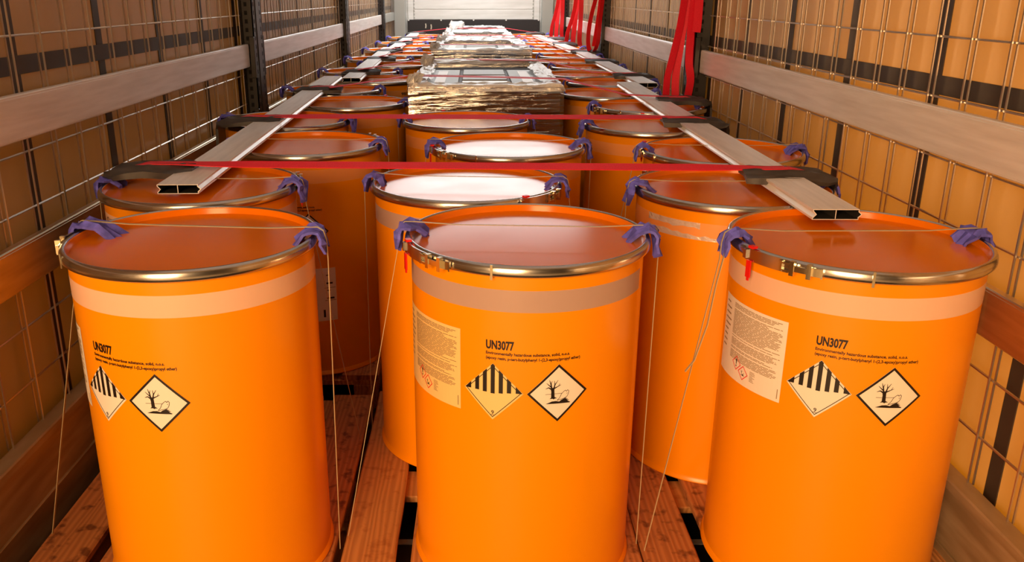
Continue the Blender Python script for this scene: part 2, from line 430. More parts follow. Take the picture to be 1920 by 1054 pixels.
# ------------------------------------------------------------------ pallets
def board_mesh(name, w, l, h, mat, seed):
    """sawn board along y, edges chamfered, faces slightly uneven"""
    rnd = random.Random(seed)
    n = 8; v = []; f = []
    for i in range(n + 1):
        y = l * i / n; e = rnd.uniform(-0.002, 0.002); t = rnd.uniform(-0.001, 0.001)
        c_ = 0.004
        sec = [(0, c_), (c_, 0), (w - c_, 0), (w, c_), (w, h - c_), (w - c_, h), (c_, h), (0, h - c_)]
        v += [(x + e * (1 if x > w / 2 else -1), y, z + (t if z > h / 2 else 0)) for x, z in sec]
    for i in range(n):
        for k in range(8):
            f.append((i * 8 + k, i * 8 + (k + 1) % 8, (i + 1) * 8 + (k + 1) % 8, (i + 1) * 8 + k))
    f += [tuple(range(8))[::-1], tuple(n * 8 + k for k in range(8))]
    m_ = MB(); m_.add(v, f)
    return m_.mesh(name, mat, 30)
PW, PL, PH = 0.795, 1.2, 0.144
DECK = [(0, 0.145), (0.185, 0.10), (0.325, 0.145), (0.51, 0.10), (0.65, 0.145)]
deck_me = {}
for mname in ('pine', 'pine_rough'):
    for i, (x, w) in enumerate(DECK):
        deck_me[(mname, i)] = board_mesh('deck_plank', w, PL, 0.022, mname, i * 3 + len(mname))
mb = MB(); mb.bbox(0, PW, 0, 0.145, 0, 0.022, 0.003); string_me = mb.mesh('cross_board', 'pine')
mb = MB(); mb.bbox(0, 0.1, 0, 0.145, 0, 0.078, 0.003); block_me = mb.mesh('block', 'pine_rough')
bottom_me = board_mesh('bottom_board', 0.1, PL, 0.022, 'pine_rough', 99)
def pallet(x, y, rough, label, group):
    p = empty('pallet', (x, y, 0)); tag(p, label, 'pallet', group)
    for i, (dx, w) in enumerate(DECK):
        rg = rough[i] if isinstance(rough, (list, tuple)) else rough
        o = put('deck_plank', deck_me[('pine_rough' if rg else 'pine', i)], p, (dx, 0, PH - 0.022))
    for yy in (0, (PL - 0.145) / 2, PL - 0.145):
        put('cross_board', string_me, p, (0, yy, PH - 0.044))
        for xx in (0, (PW - 0.1) / 2, PW - 0.1): put('block', block_me, p, (xx, yy, 0.022))
    for xx in (0, (PW - 0.1) / 2, PW - 0.1): put('bottom_board', bottom_me, p, (xx, 0, 0))
    return p

# ------------------------------------------------------------------ drum meshes (local: z = 0 at the bottom)
DH = 0.860
BR = 0.280
BODY = [(0.0, 0.004), (0.268, 0.004), (0.276, 0.0), (0.284, 0.0), (0.287, 0.004), (0.285, 0.012), (BR, 0.018), (BR, 0.30), (BR, 0.60), (BR, 0.835), (0.276, 0.838), (0.0, 0.838)]
BODY = BODY[:-1]
body_me = lathe('body', [(0.001, 0.004)] + BODY[1:], 'orange_paint', 96)
LID = [(0.284, 0.846), (0.289, 0.853), (0.288, 0.860), (0.283, 0.863), (0.279, 0.860), (0.276, 0.850), (0.272, 0.832), (0.267, 0.8255), (0.257, 0.8235), (0.252, 0.8245), (0.247, 0.8275), (0.240, 0.8285), (0.18, 0.8283), (0.09, 0.8281), (0.001, 0.828)]
lid_me = lathe('lid', LID, 'lid_bounce_paint', 96)
RING = [(0.277, 0.838), (0.286, 0.8375), (0.2915, 0.8395), (0.2945, 0.8435), (0.2950, 0.848), (0.2945, 0.855), (0.2925, 0.8605), (0.289, 0.864), (0.285, 0.865), (0.2815, 0.863), (0.281, 0.861), (0.286, 0.860), (0.290, 0.855), (0.290, 0.845), (0.285, 0.8415), (0.277, 0.8415)]
ring_me = lathe('locking_ring', RING, 'ring_steel', 96, closed=True, ang=50)

def arc_band(a0, a1, r0, r1, z0, z1, n=10):
    v = []; f = []
    for i in range(n + 1):
        a = R(a0 + (a1 - a0) * i / n); ca, sa = math.cos(a), math.sin(a)
        v += [(r0 * ca, r0 * sa, z0), (r1 * ca, r1 * sa, z0), (r1 * ca, r1 * sa, z1), (r0 * ca, r0 * sa, z1)]
    for i in range(n):
        for k in range(4): f.append((i * 4 + k, i * 4 + (k + 1) % 4, (i + 1) * 4 + (k + 1) % 4, (i + 1) * 4 + k))
    f += [(0, 1, 2, 3), tuple(n * 4 + k for k in (3, 2, 1, 0))]
    return v, f
# closure, built around angle 0 (pointing +x)
mb = MB(); mb.add(*arc_band(-26, -2, 0.2965, 0.3005, 0.836, 0.864, 12)); mb.add(*arc_band(-26, -24, 0.2965, 0.306, 0.840, 0.860, 2))
lever_me = mb.mesh('lever', 'ring_steel', 30)
mb = MB()
for a in (0, 7):
    mb.add(*arc_band(a - 0.9, a + 0.9, 0.297, 0.309, 0.834, 0.866, 2))
mb.add(*arc_band(0, 7, 0.304, 0.307, 0.844, 0.856, 4))
mb.add(*arc_band(-6, -4.5, 0.297, 0.306, 0.838, 0.862, 2))
mb.add(*arc_band(-6, 0, 0.303, 0.306, 0.856, 0.860, 3)); mb.add(*arc_band(-6, 0, 0.303, 0.306, 0.840, 0.844, 3))
mb.add(*arc_band(7, 12, 0.297, 0.300, 0.840, 0.858, 4)); mb.add(*arc_band(11.4, 12.2, 0.297, 0.303, 0.838, 0.860, 2))
clasp_me = mb.mesh('clasp', 'clasp_zinc')
mb = MB()
for (a, r0) in ((-22, 0.3015),):
    mb.add(*arc_band(a - 1.3, a + 1.3, r0, r0 + 0.004, 0.798, 0.838, 2))
    mb.add(*arc_band(a - 0.6, a + 0.6, r0, r0 + 0.003, 0.790, 0.798, 2))
seal_me = mb.mesh('seal_tag', 'red_plastic')
mb = MB(); mb.add(*arc_band(-23.6, -20.4, 0.290, 0.303, 0.8655, 0.871, 3)); seal2_me = mb.mesh('seal_head', 'red_plastic')
mb = MB(); mb.add(*arc_band(-0.5, 0.5, 0.2945, 0.2972, 0.833, 0.866, 2)); weld_me = mb.mesh('ring_joint', 'clasp_zinc')

# ------------------------------------------------------------------ prints and labels, wrapped onto the drum wall
def wrap(x, z, r):      # x: arc length to the right seen from outside, angle 0 faces -y
    a = x / BR
    return (r * math.sin(a), -r * math.cos(a), z)
def wrapped_mesh(name, polys, mat, r, cut=0.008):
    bm = bmesh.new()
    for poly in polys:
        vs_ = [bm.verts.new((p[0], p[1], 0)) for p in poly]
        if len(poly) <= 4: bm.faces.new(vs_)
        else:
            for t in geometry.tessellate_polygon([[Vector((p[0], p[1], 0)) for p in poly]]):
                try: bm.faces.new([vs_[i] for i in t])
                except ValueError: pass
    xs = [v.co.x for v in bm.verts]; x = min(xs) + cut
    while x < max(xs):
        bmesh.ops.bisect_plane(bm, geom=bm.verts[:] + bm.edges[:] + bm.faces[:], plane_co=(x, 0, 0), plane_no=(1, 0, 0)); x += cut
    for fc in bm.faces:
        if fc.normal.z < 0: fc.normal_flip()
    bm.normal_update()
    for fc in bm.faces:
        if fc.normal.z < 0: fc.normal_flip()
    for v in bm.verts: v.co = wrap(v.co.x, v.co.y, r)
    me = bpy.data.meshes.new(name); bm.to_mesh(me); bm.free(); me.materials.append(M(mat))
    return me
def rect(x0, x1, y0, y1): return [(x0, y0), (x1, y0), (x1, y1), (x0, y1)]
def seg(p, q, w):
    d = Vector((q[0] - p[0], q[1] - p[1])).normalized(); n = Vector((-d.y, d.x)) * w / 2
    return [(p[0] + n.x, p[1] + n.y), (p[0] - n.x, p[1] - n.y), (q[0] - n.x, q[1] - n.y), (q[0] + n.x, q[1] + n.y)]
def taper(p, q, w0, w1):
    d = Vector((q[0] - p[0], q[1] - p[1])).normalized(); n = Vector((-d.y, d.x))
    return [(p[0] + n.x * w0 / 2, p[1] + n.y * w0 / 2), (p[0] - n.x * w0 / 2, p[1] - n.y * w0 / 2), (q[0] - n.x * w1 / 2, q[1] - n.y * w1 / 2), (q[0] + n.x * w1 / 2, q[1] + n.y * w1 / 2)]
def text_mesh(name, body, cap, width, x, z, mat, r, bold=0.0, rot=0.0, shear=0.0):
    cu = bpy.data.curves.new(name, 'FONT'); cu.body = body; cu.size = 1; cu.resolution_u = 3; cu.offset = bold; cu.shear = shear
    ob = bpy.data.objects.new(name, cu); COL.objects.link(ob)
    dg = bpy.context.evaluated_depsgraph_get()
    me = bpy.data.meshes.new_from_object(ob.evaluated_get(dg))
    bpy.data.objects.remove(ob); bpy.data.curves.remove(cu)
    xs = [v.co.x for v in me.vertices]; x0, x1 = min(xs), max(xs)
    sy = cap / 0.70; sx = width / (x1 - x0)
    bm = bmesh.new(); bm.from_mesh(me)
    ca, sa = math.cos(rot), math.sin(rot)
    for v in bm.verts:
        px, py = (v.co.x - x0) * sx, v.co.y * sy
        v.co = wrap(x + px * ca - py * sa, z + px * sa + py * ca, r)
    bmesh.ops.recalc_face_normals(bm, faces=bm.faces)
    for fc in bm.faces:
        ctr = fc.calc_center_median()
        if fc.normal.dot(Vector((ctr.x, ctr.y, 0))) < 0: fc.normal_flip()
    me2 = bpy.data.meshes.new(name); bm.to_mesh(me2); bm.free(); me2.materials.append(M(mat)); bpy.data.meshes.remove(me)
    return me2

# layout relative to the left edge of the UN number, z relative to the diamonds' centre
r1, r2 = BR + 0.0007, BR + 0.0013
un_me = text_mesh('un_number_print', 'UN3077', 0.0195, 0.0635, 0.0, 0.104, 'print_black', r1, 0.04)
t1_me = text_mesh('substance_print', 'Environmentally hazardous substance, solid, n.o.s.', 0.0068, 0.188, 0.0, 0.0905, 'print_black', r1, 0.028)
t2_me = text_mesh('substance_print', '(epoxy resin, p-tert-butylphenyl 1-(2,3-epoxy)propyl ether)', 0.0068, 0.213, 0.0, 0.0790, 'print_black', r1, 0.028)
def diamond(cx_, h): return [(cx_, -h), (cx_ + h, 0), (cx_, h), (cx_ - h, 0)]
def dia_ring(cx_, h, w): # four mitred strips
    o_ = [(cx_, -h), (cx_ + h, 0), (cx_, h), (cx_ - h, 0)]; i_ = [(cx_, -h + w), (cx_ + h - w, 0), (cx_, h - w), (cx_ - h + w, 0)]
    return [[o_[k], o_[(k + 1) % 4], i_[(k + 1) % 4], i_[k]] for k in range(4)]
c1x, c2x = 0.0165, 0.1635
H1 = 0.069
haz_me = wrapped_mesh('hazard_label', [diamond(c1x, H1)], 'paper', r1)
haz_y_me = wrapped_mesh('hazard_label', [diamond(c1x, H1)], 'paper_yellowed', r1)
st = []
for k in range(-3, 4):
    xc = k * 0.0185; w = 0.0095
    top = lambda x: H1 - abs(x) - 0.0005
    x0, x1 = xc - w / 2, xc + w / 2
    bot = 0.002 if k else -0.002
    bot = [0.006, 0.004, 0.002, 0.0, 0.002, 0.004, 0.006][k + 3] - 0.004
    if abs(k) == 3:
        sgn = 1 if k > 0 else -1
        xa, xb = sgn * (H1 - 0.0015), sgn * (H1 - 0.017)
        st.append([(c1x + xa, 0), (c1x + xb, 0.0005), (c1x + xb, H1 - abs(xb))])
    elif k == 0:
        st.append([(c1x + x0, bot), (c1x + x1, bot), (c1x + x1, top(x1)), (c1x, top(0)), (c1x + x0, top(x0))])
    else:
        st.append([(c1x + x0, bot), (c1x + x1, bot), (c1x + x1, top(x1)), (c1x + x0, top(x0))])
stripe_me = wrapped_mesh('stripe_print', st, 'print_black', r2)
hb_me = wrapped_mesh('border_print', dia_ring(c1x, H1 - 0.0055, 0.0022), 'print_black', r2)
nine_me = text_mesh('class_number_print', '9', 0.0095, 0.0062, c1x - 0.0031, -0.0555, 'print_black', r2, 0.01)
nineline_me = wrapped_mesh('class_number_underline', [rect(c1x - 0.0045, c1x + 0.0045, -0.0578, -0.0568)], 'print_black', r2)
env_me = wrapped_mesh('environment_label', [diamond(c2x, H1 + 0.001)], 'paper', r1)
eb_me = wrapped_mesh('border_print', dia_ring(c2x, H1 + 0.001, 0.0068), 'print_black', r2)
def sh(pts, dx=c2x): return [(dx + p[0] * 0.001, p[1] * 0.001) for p in pts]
tree = [sh([(-19.5, -13), (-16, -10), (-16, 8), (-9, 8), (-8, -9), (-2, -12), (-7, -12.5), (-10, -14.5), (-13, -12.5)]),
        [(c2x + a * 0.001, bb * 0.001) for a, bb in ((-15.8, 6), (-9.2, 6), (-10, 14), (-15, 14))]]
for p, q, w0, w1 in (((-14.5, 6), (-17, 24), 4.2, 2.4), ((-17, 22), (-20.5, 33), 2.6, 0.8), ((-16.5, 16), (-27, 26), 2.6, 0.7), ((-16.8, 24), (-14.5, 31), 1.8, 0.6),
                     ((-11, 8), (-8, 22), 3.8, 2.2), ((-8, 21), (-9.5, 31), 2.0, 0.7), ((-8, 21), (-1, 32), 2.2, 0.7), ((-10, 12), (6, 20), 3.0, 0.8), ((0, 16.5), (3.5, 24), 1.4, 0.6),
                     ((-14, 9), (-22, 15), 3.4, 2.4), ((-22, 15), (-29, 12), 2.4, 0.8)):
    tree.append([(x * 0.001 + c2x, y * 0.001) for x, y in taper(p, q, w0, w1)])
tree_me = wrapped_mesh('tree_print', tree, 'print_black', r2)
ground_p = [sh([(-28, -25), (-14, -19.5), (-5, -19), (3, -21), (8, -17), (17, -13.5), (21, -13), (17.5, -15.5), (24, -16), (20, -18), (26.5, -19), (22, -21), (29, -24.5), (28, -26)])]
ground_me = wrapped_mesh('shore_print', ground_p, 'print_black', r2)
fish = []
outl = [(-2, -17.5), (4, -11), (8, -2), (13, 3), (17, 5.5), (19.5, 2.5), (22, 6), (25, 3), (24, -4), (21, -10), (15, -13.5), (9, -15), (2, -16.5), (-2, -17.5)]
for p, q in zip(outl, outl[1:]): fish.append([(c2x + x * 0.001, y * 0.001) for x, y in seg(p, q, 1.1)])
fish.append([(c2x + x * 0.001, y * 0.001) for x, y in seg((-29, -1.5), (9, -0.8), 0.8)])
fish.append(sh([(19.8, -1.5), (21.4, -1.5), (21.4, -3), (19.8, -3)]))
fish_me = wrapped_mesh('fish_print', fish, 'print_black', r2)
# paper data sheet label left of the UN number
DX1 = -0.064; DX0 = -0.300
doc_me = wrapped_mesh('document_label', [rect(DX0, DX1, -0.060, 0.137)], 'paper', r1, 0.012)
doc_y_me = wrapped_mesh('document_label', [rect(DX0, DX1, -0.060, 0.137)], 'paper_yellowed', r1, 0.012)
rnd = random.Random(3); lines = []
z = 0.128
while z > -0.010:
    x = DX0 + 0.062; xe = DX1 - 0.010 - rnd.random() ** 2 * 0.05
    while x < xe:
        l = rnd.uniform(0.008, 0.028); lines.append(rect(x, min(x + l, xe), z, z + 0.0014)); x += l + 0.0022
    z -= 0.0031 if rnd.random() > 0.12 else 0.0062
for k in range(9):
    zz = 0.118 - k * 0.014; lines.append(rect(DX0 + 0.012, DX0 + 0.03 + rnd.random() * 0.02, zz, zz + 0.0035))
for k in range(8): lines.append(rect(DX1 - 0.088, DX1 - 0.088 + rnd.uniform(0.008, 0.018), -0.016 - k * 0.0034, -0.0148 - k * 0.0034))
lines.append(rect(DX1 - 0.008, DX1 - 0.006, -0.052, -0.028))
line_me = wrapped_mesh('text_lines', lines, 'text_grey', r2, 0.02)
pk = []; pb = []
for cx_, cz_ in ((DX1 - 0.140, -0.014), (DX1 - 0.112, -0.029)):
    pk += [[(p[0], p[1] + cz_) for p in q] for q in dia_ring(cx_, 0.0185, 0.0028)]
cx_, cz_ = DX1 - 0.140, -0.014
pb += [[(cx_ - 0.0022, cz_ + 0.010), (cx_ - 0.001, cz_ - 0.003), (cx_ + 0.001, cz_ - 0.003), (cx_ + 0.0022, cz_ + 0.010)], rect(cx_ - 0.0017, cx_ + 0.0017, cz_ - 0.0085, cz_ - 0.005)]
cx_, cz_ = DX1 - 0.112, -0.029
pb += [[(cx_ + a * 0.00028, cz_ + bb * 0.00028) for a, bb in q] for q in (taper((-10, -10), (-12, 22), 5, 2), taper((-11, 8), (2, 20), 3, 1), taper((-11, 4), (-24, 14), 3, 1), [(-26, -22), (-4, -16), (10, -10), (24, -24)], taper((2, -12), (22, 4), 4, 2))]
pk_me = wrapped_mesh('warning_pictogram', pk, 'print_red', r2); pb_me = wrapped_mesh('pictogram_symbol', pb, 'print_black', r2 + 0.0003)

def tape_mesh(name, a0, a1, mat, z0=0.757, z1=0.807):
    return wrapped_mesh(name, [rect(R(a0) * BR, R(a1) * BR, z0, z1)], mat, BR + 0.0004, 0.01)
tape_full = tape_mesh('tape_band', -176, 176, 'tape_pale')
tape_clear = tape_mesh('tape_band', -176, 176, 'tape_clear')
tape_full_grey = tape_mesh('tape_band', -176, 66, 'tape_grey')
torn1 = []; torn2 = []
xa, xb, n_ = R(-70) * BR, R(-22) * BR, 14
rr = random.Random(5)
tp = [(xa + (xb - xa) * i / n_, 0.786 + rr.uniform(-0.003, 0.003) + 0.006 * i / n_) for i in range(n_ + 1)]
tb = [(xa + (xb - xa) * i / n_, 0.776 + rr.uniform(-0.003, 0.003) - 0.008 * i / n_) for i in range(n_ + 1)]
for i in range(n_):
    torn1.append([tp[i], tp[i + 1], (tp[i + 1][0], 0.806), (tp[i][0], 0.806)])
    torn2.append([(tb[i][0], 0.758), (tb[i + 1][0], 0.758), tb[i + 1], tb[i]])
torn_me = wrapped_mesh('torn_tape', torn1[:11] + torn2, 'film_white', BR + 0.0008, 0.02)
small_label_me = wrapped_mesh('paper_label', [rect(0, 0.075, 0.225, 0.435)], 'paper', r1, 0.01)
small_lines_me = wrapped_mesh('text_lines', [rect(0.038, 0.05, 0.405, 0.408), rect(0.038, 0.062, 0.372, 0.378), rect(0.03, 0.072, 0.356, 0.3575), rect(0.04, 0.052, 0.345, 0.348), rect(0.038, 0.066, 0.312, 0.319), rect(0.03, 0.072, 0.306, 0.3075), rect(0.022, 0.03, 0.24, 0.27)], 'print_black', r2, 0.02)
hand_me = text_mesh('handwriting', 'Sika', 0.024, 0.075, 0, 0, 'print_black', BR + 0.0012, 0.0, -0.05, 0.4)
num_me = text_mesh('number_print', '98/3', 0.018, 0.062, 0, 0, 'print_black', r1, 0.03)
q_me = text_mesh('handwriting', 'Q', 0.02, 0.014, 0, 0, 'print_black', BR + 0.0012, 0.0)

# ------------------------------------------------------------------ foam pads over the rim (local: rim at angle 0, +x outwards)
def pad_mesh(seed, inner=0.04, outer=0.045, hw=0.03):
    rnd = random.Random(seed)
    path = [(0.288 - inner, 0.850 - inner * 0.25), (0.288 - inner * 0.5, 0.866), (0.278, 0.8685), (0.288, 0.8705), (0.2975, 0.868), (0.302, 0.858), (0.303, 0.846), (0.3035, 0.868 - outer)]
    nw = 7; v = []; f = []
    n = len(path); t = 0.0065
    wds = [0.75, 1.0, 1.1, 0.95, 0.9, 1.0, 1.1, 0.7]
    for side in (0, 1):
        rs = random.Random(seed * 7 + 1)
        for i, (r_, z_) in enumerate(path):
            wd = hw * wds[i] * rs.uniform(0.8, 1.25); sk = rs.uniform(-0.008, 0.008)
            for k in range(nw):
                u = (k / (nw - 1) - 0.5) * 2
                a = Vector((path[min(i + 1, n - 1)][0] - path[max(i - 1, 0)][0], path[min(i + 1, n - 1)][1] - path[max(i - 1, 0)][1])).normalized()
                nr, nz_ = -a.y, a.x
                if nr < 0 and i > 3: nr, nz_ = -nr, -nz_
                fold = rs.uniform(0, 0.014) * (1 if k % 2 else 0.25) + (0.006 * u * u if i in (0, 7) else 0)
                hgt = fold + (t if side else 0)
                endz = rs.uniform(-0.012, 0.008) if i in (0, n - 1) else 0
                v.append((r_ + nr * hgt, u * wd + sk, z_ + nz_ * hgt + endz))
    N = n * nw
    for i in range(n - 1):
        for k in range(nw - 1):
            a = i * nw + k; f += [(a, a + 1, a + nw + 1, a + nw), (N + a, N + a + nw, N + a + nw + 1, N + a + 1)]
    for i in range(n - 1):
        for k in (0, nw - 1): a = i * nw + k; f.append((a, a + nw, N + a + nw, N + a))
    for k in range(nw - 1):
        for i in (0, n - 1): a = i * nw + k; f.append((a, N + a, N + a + 1, a + 1))
    m_ = MB(); m_.add(v, f)
    return m_.mesh('foam_pad', 'purple_foam', 22)
pads = [pad_mesh(s_ + 1, 0.028 + 0.004 * s_, 0.036 + 0.006 * s_, 0.034) for s_ in range(4)]
pad_big = pad_mesh(11, 0.085, 0.030, 0.036)

# ------------------------------------------------------------------ drums
COLS = {
    'left': [(-.668, 1.965), (-.830, 2.563), (-.645, 3.310), (-.860, 3.965), (-.648, 4.645), (-.855, 5.29), (-.650, 5.96), (-.855, 6.60), (-.650, 7.27), (-.855, 7.91),
             (-.650, 8.58), (-.855, 9.22), (-.650, 9.89), (-.855, 10.53), (-.650, 11.20), (-.855, 11.84), (-.650, 12.51)],
    'middle': [(.129, 1.996), (-.023, 2.592), (.134, 3.272), (-.033, 3.956)],
    'right': [(.905, 1.949), (.777, 2.525), (.915, 3.145), (.785, 3.827), (.908, 4.479), (.785, 5.10), (.905, 5.75), (.785, 6.37), (.905, 7.02), (.785, 7.64),
              (.905, 8.29), (.785, 8.91), (.905, 9.56), (.785, 10.18), (.905, 10.83), (.785, 11.45), (.905, 12.10), (.785, 12.72)],
}
PX = {'left': -1.165, 'middle': -0.350, 'right': 0.448}
CLASP = {('left', 0): -176, ('middle', 0): -139, ('right', 0): -137, ('middle', 1): -33, ('left', 1): 22, ('middle', 2): -146, ('right', 2): 172, ('right', 4): -160, ('left', 3): 25}
PRINT = {('left', 0): (-38.0, 0.702), ('middle', 0): (-21.3, 0.709), ('right', 0): (-34.6, 0.725), ('left', 2): (-25.0, 0.722)}
DESC = {('left', 0): 'with hazard diamonds and pale tape, nearest in the left column',
        ('middle', 0): 'with hazard diamonds and grey tape, nearest in the middle column',
        ('right', 0): 'with hazard diamonds and pale tape, nearest in the right column'}

for col, lst in COLS.items():
    np_ = (len(lst) + 1) // 2
    for k in range(np_):
        pair = lst[2 * k:2 * k + 2]
        yc = sum(p[1] for p in pair) / len(pair) if len(pair) == 2 else pair[0][1] + 0.32
        y0 = yc - 0.60
        rough = {('left', 0): [1, 1, 1, 1, 1], ('middle', 0): [0, 0, 0, 1, 1], ('right', 0): [1, 1, 0, 0, 0]}.get((col, k), (k + len(col)) % 2)
        pallet(PX[col], y0, rough, f'wooden pallet under the {ORD[k]} pair of drums in the {col} column' if len(pair) == 2 else f'wooden pallet under the last drum of the {col} column', 'wooden pallets under the drums')
    for i, (x, y) in enumerate(lst):
        key = (col, i)
        d = empty('steel_drum', (x, y, PH))
        lab = 'orange steel drum ' + DESC[key] if key in DESC else f'orange steel drum with recessed lid, {ORD[i]} from the front in the {col} column'
        tag(d, lab, 'drum', 'orange drums on pallets')
        put('body', body_me, d); put('lid', lid_me, d)
        rg = put('locking_ring', ring_me, d)
        ca = CLASP.get(key, random.uniform(30, 150))
        put('lever', lever_me, rg, rot=(0, 0, R(ca))); put('clasp', clasp_me, rg, rot=(0, 0, R(ca)))
        st_o = put('seal_tag', seal_me, rg, rot=(0, 0, R(ca))); put('seal_head', seal2_me, rg, rot=(0, 0, R(ca))); put('ring_joint', weld_me, rg, rot=(0, 0, R(ca + 31)))
        face = math.atan2(x, y)   # seen from the rear opening
        if key == ('right', 1):
            put('torn_tape', torn_me, d); put('tape_band', tape_clear, d)
        elif i < 8:
            put('tape_band', tape_full_grey if key in (('middle', 0), ('middle', 1)) else (tape_full if i < 2 else tape_clear), d)
        if key in PRINT:
            th, zc = PRINT[key]; rot = (0, 0, R(th)); lz = (0, 0, zc - PH)
            put('un_number_print', un_me, d, lz, rot); put('substance_print', t1_me, d, lz, rot); put('substance_print', t2_me, d, lz, rot)
            h_ = put('hazard_label', haz_y_me if key == ('middle', 0) else haz_me, d, lz, rot); h_['label'] = 'class nine diamond with black stripes'
            for nm, me in (('stripe_print', stripe_me), ('border_print', hb_me), ('class_number_print', nine_me), ('class_number_underline', nineline_me)): put(nm, me, h_)
            e_ = put('environment_label', env_me, d, lz, rot); e_['label'] = 'diamond with dead tree and fish'
            for nm, me in (('border_print', eb_me), ('tree_print', tree_me), ('shore_print', ground_me), ('fish_print', fish_me)): put(nm, me, e_)
            dl = put('document_label', doc_y_me if key == ('middle', 0) else doc_me, d, lz, rot); dl['label'] = 'paper data label with small print'
            for nm, me in (('text_lines', line_me), ('warning_pictogram', pk_me), ('pictogram_symbol', pb_me)):
                tag(put(nm, me, dl), kind='stuff' if nm == 'text_lines' else None)
        if key == ('left', 2):
            s_ = put('paper_label', small_label_me, d, (0, 0, 0), (0, 0, R(11))); tag(put('text_lines', small_lines_me, s_), kind='stuff')
        if key == ('left', 1): put('handwriting', hand_me, d, (0, 0, 0.775), (0, 0, R(-58)))
        if key == ('left', 0): put('handwriting', q_me, d, (0, 0, 0.78), (0, 0, R(-66)))
        if key == ('left', 6): put('number_print', num_me, d, (0, 0, 0.775), (0, 0, R(38)))
        # foam pads and tie cord
        tilt = {('left', 0): (168, 0), ('middle', 0): (176, -3), ('right', 0): (180, 1), ('middle', 1): (176, -6), ('right', 1): (182, 0)}.get(key, (random.uniform(174, 184), random.uniform(-6, 4)))
        ends = []
        for j, a in enumerate(tilt):
            sd_ = ('left', 'right')[j]
            pm = pad_big if key == ('left', 0) and j == 0 else pads[(i * 2 + j + len(col)) % 4]
            p = put('foam_pad', pm, None, (x, y, PH), (0, 0, R(a)))
            nth = ORD[i]
            tag(p, f'purple foam pad on the {sd_} rim of the {nth} drum in the {col} column', 'foam pad', 'purple foam pads under the tie cords')
            ends.append((x + 0.29 * math.cos(R(a)), y + 0.29 * math.sin(R(a))))
        (lx, ly), (rx, ry) = ends
        zt = PH + 0.8825
        xl, xr = PX[col] + 0.006, PX[col] + PW - 0.006
        def outw(p, r_, z_):
            v_ = Vector((p[0] - x, p[1] - y)).normalized(); return (x + v_.x * r_, y + v_.y * r_, z_)
        path = [(min(xl, lx - 0.02), ly - 0.02, 0.14), outw((lx, ly), 0.318, PH + 0.805), outw((lx, ly), 0.3165, PH + 0.850), outw((lx, ly), 0.311, PH + 0.873), outw((lx, ly), 0.297, zt), outw((lx, ly), 0.272, zt)]
        for q in range(1, 6): path.append((lx + (rx - lx) * (0.05 + 0.15 * q), ly + (ry - ly) * (0.05 + 0.15 * q), zt - 0.006))
        path += [outw((rx, ry), 0.272, zt), outw((rx, ry), 0.297, zt), outw((rx, ry), 0.311, PH + 0.873), outw((rx, ry), 0.3165, PH + 0.850), outw((rx, ry), 0.318, PH + 0.805), (max(xr, rx + 0.02), ry - 0.02, 0.14)]
        if col == 'right' and i % 2 == 0: path[-1] = (1.217, ry, 0.14)
        t = MB(); t.ribbon(path, 0.0055 if not key == ('left', 0) else 0.008, 0.0014, (0, 1, 0))
        tag(t.build('tie_cord', 'cord', smooth=40), f'thin plastic tie cord over the lid of the {ORD[i]} drum in the {col} column', 'cord', 'tie cords over the drums')

# loose cord tail hanging beside the nearest right drum
t = MB(); t.ribbon([(0.594, 1.925, 0.99), (0.575, 1.915, 0.90), (0.560, 1.905, 0.80), (0.535, 1.90, 0.71), (0.515, 1.90, 0.68)], 0.008, 0.0016, (0, 1, 0))
tag(t.build('cord_tail', 'cord', smooth=40), 'loose cord end hanging beside the nearest drum of the right column', 'cord')

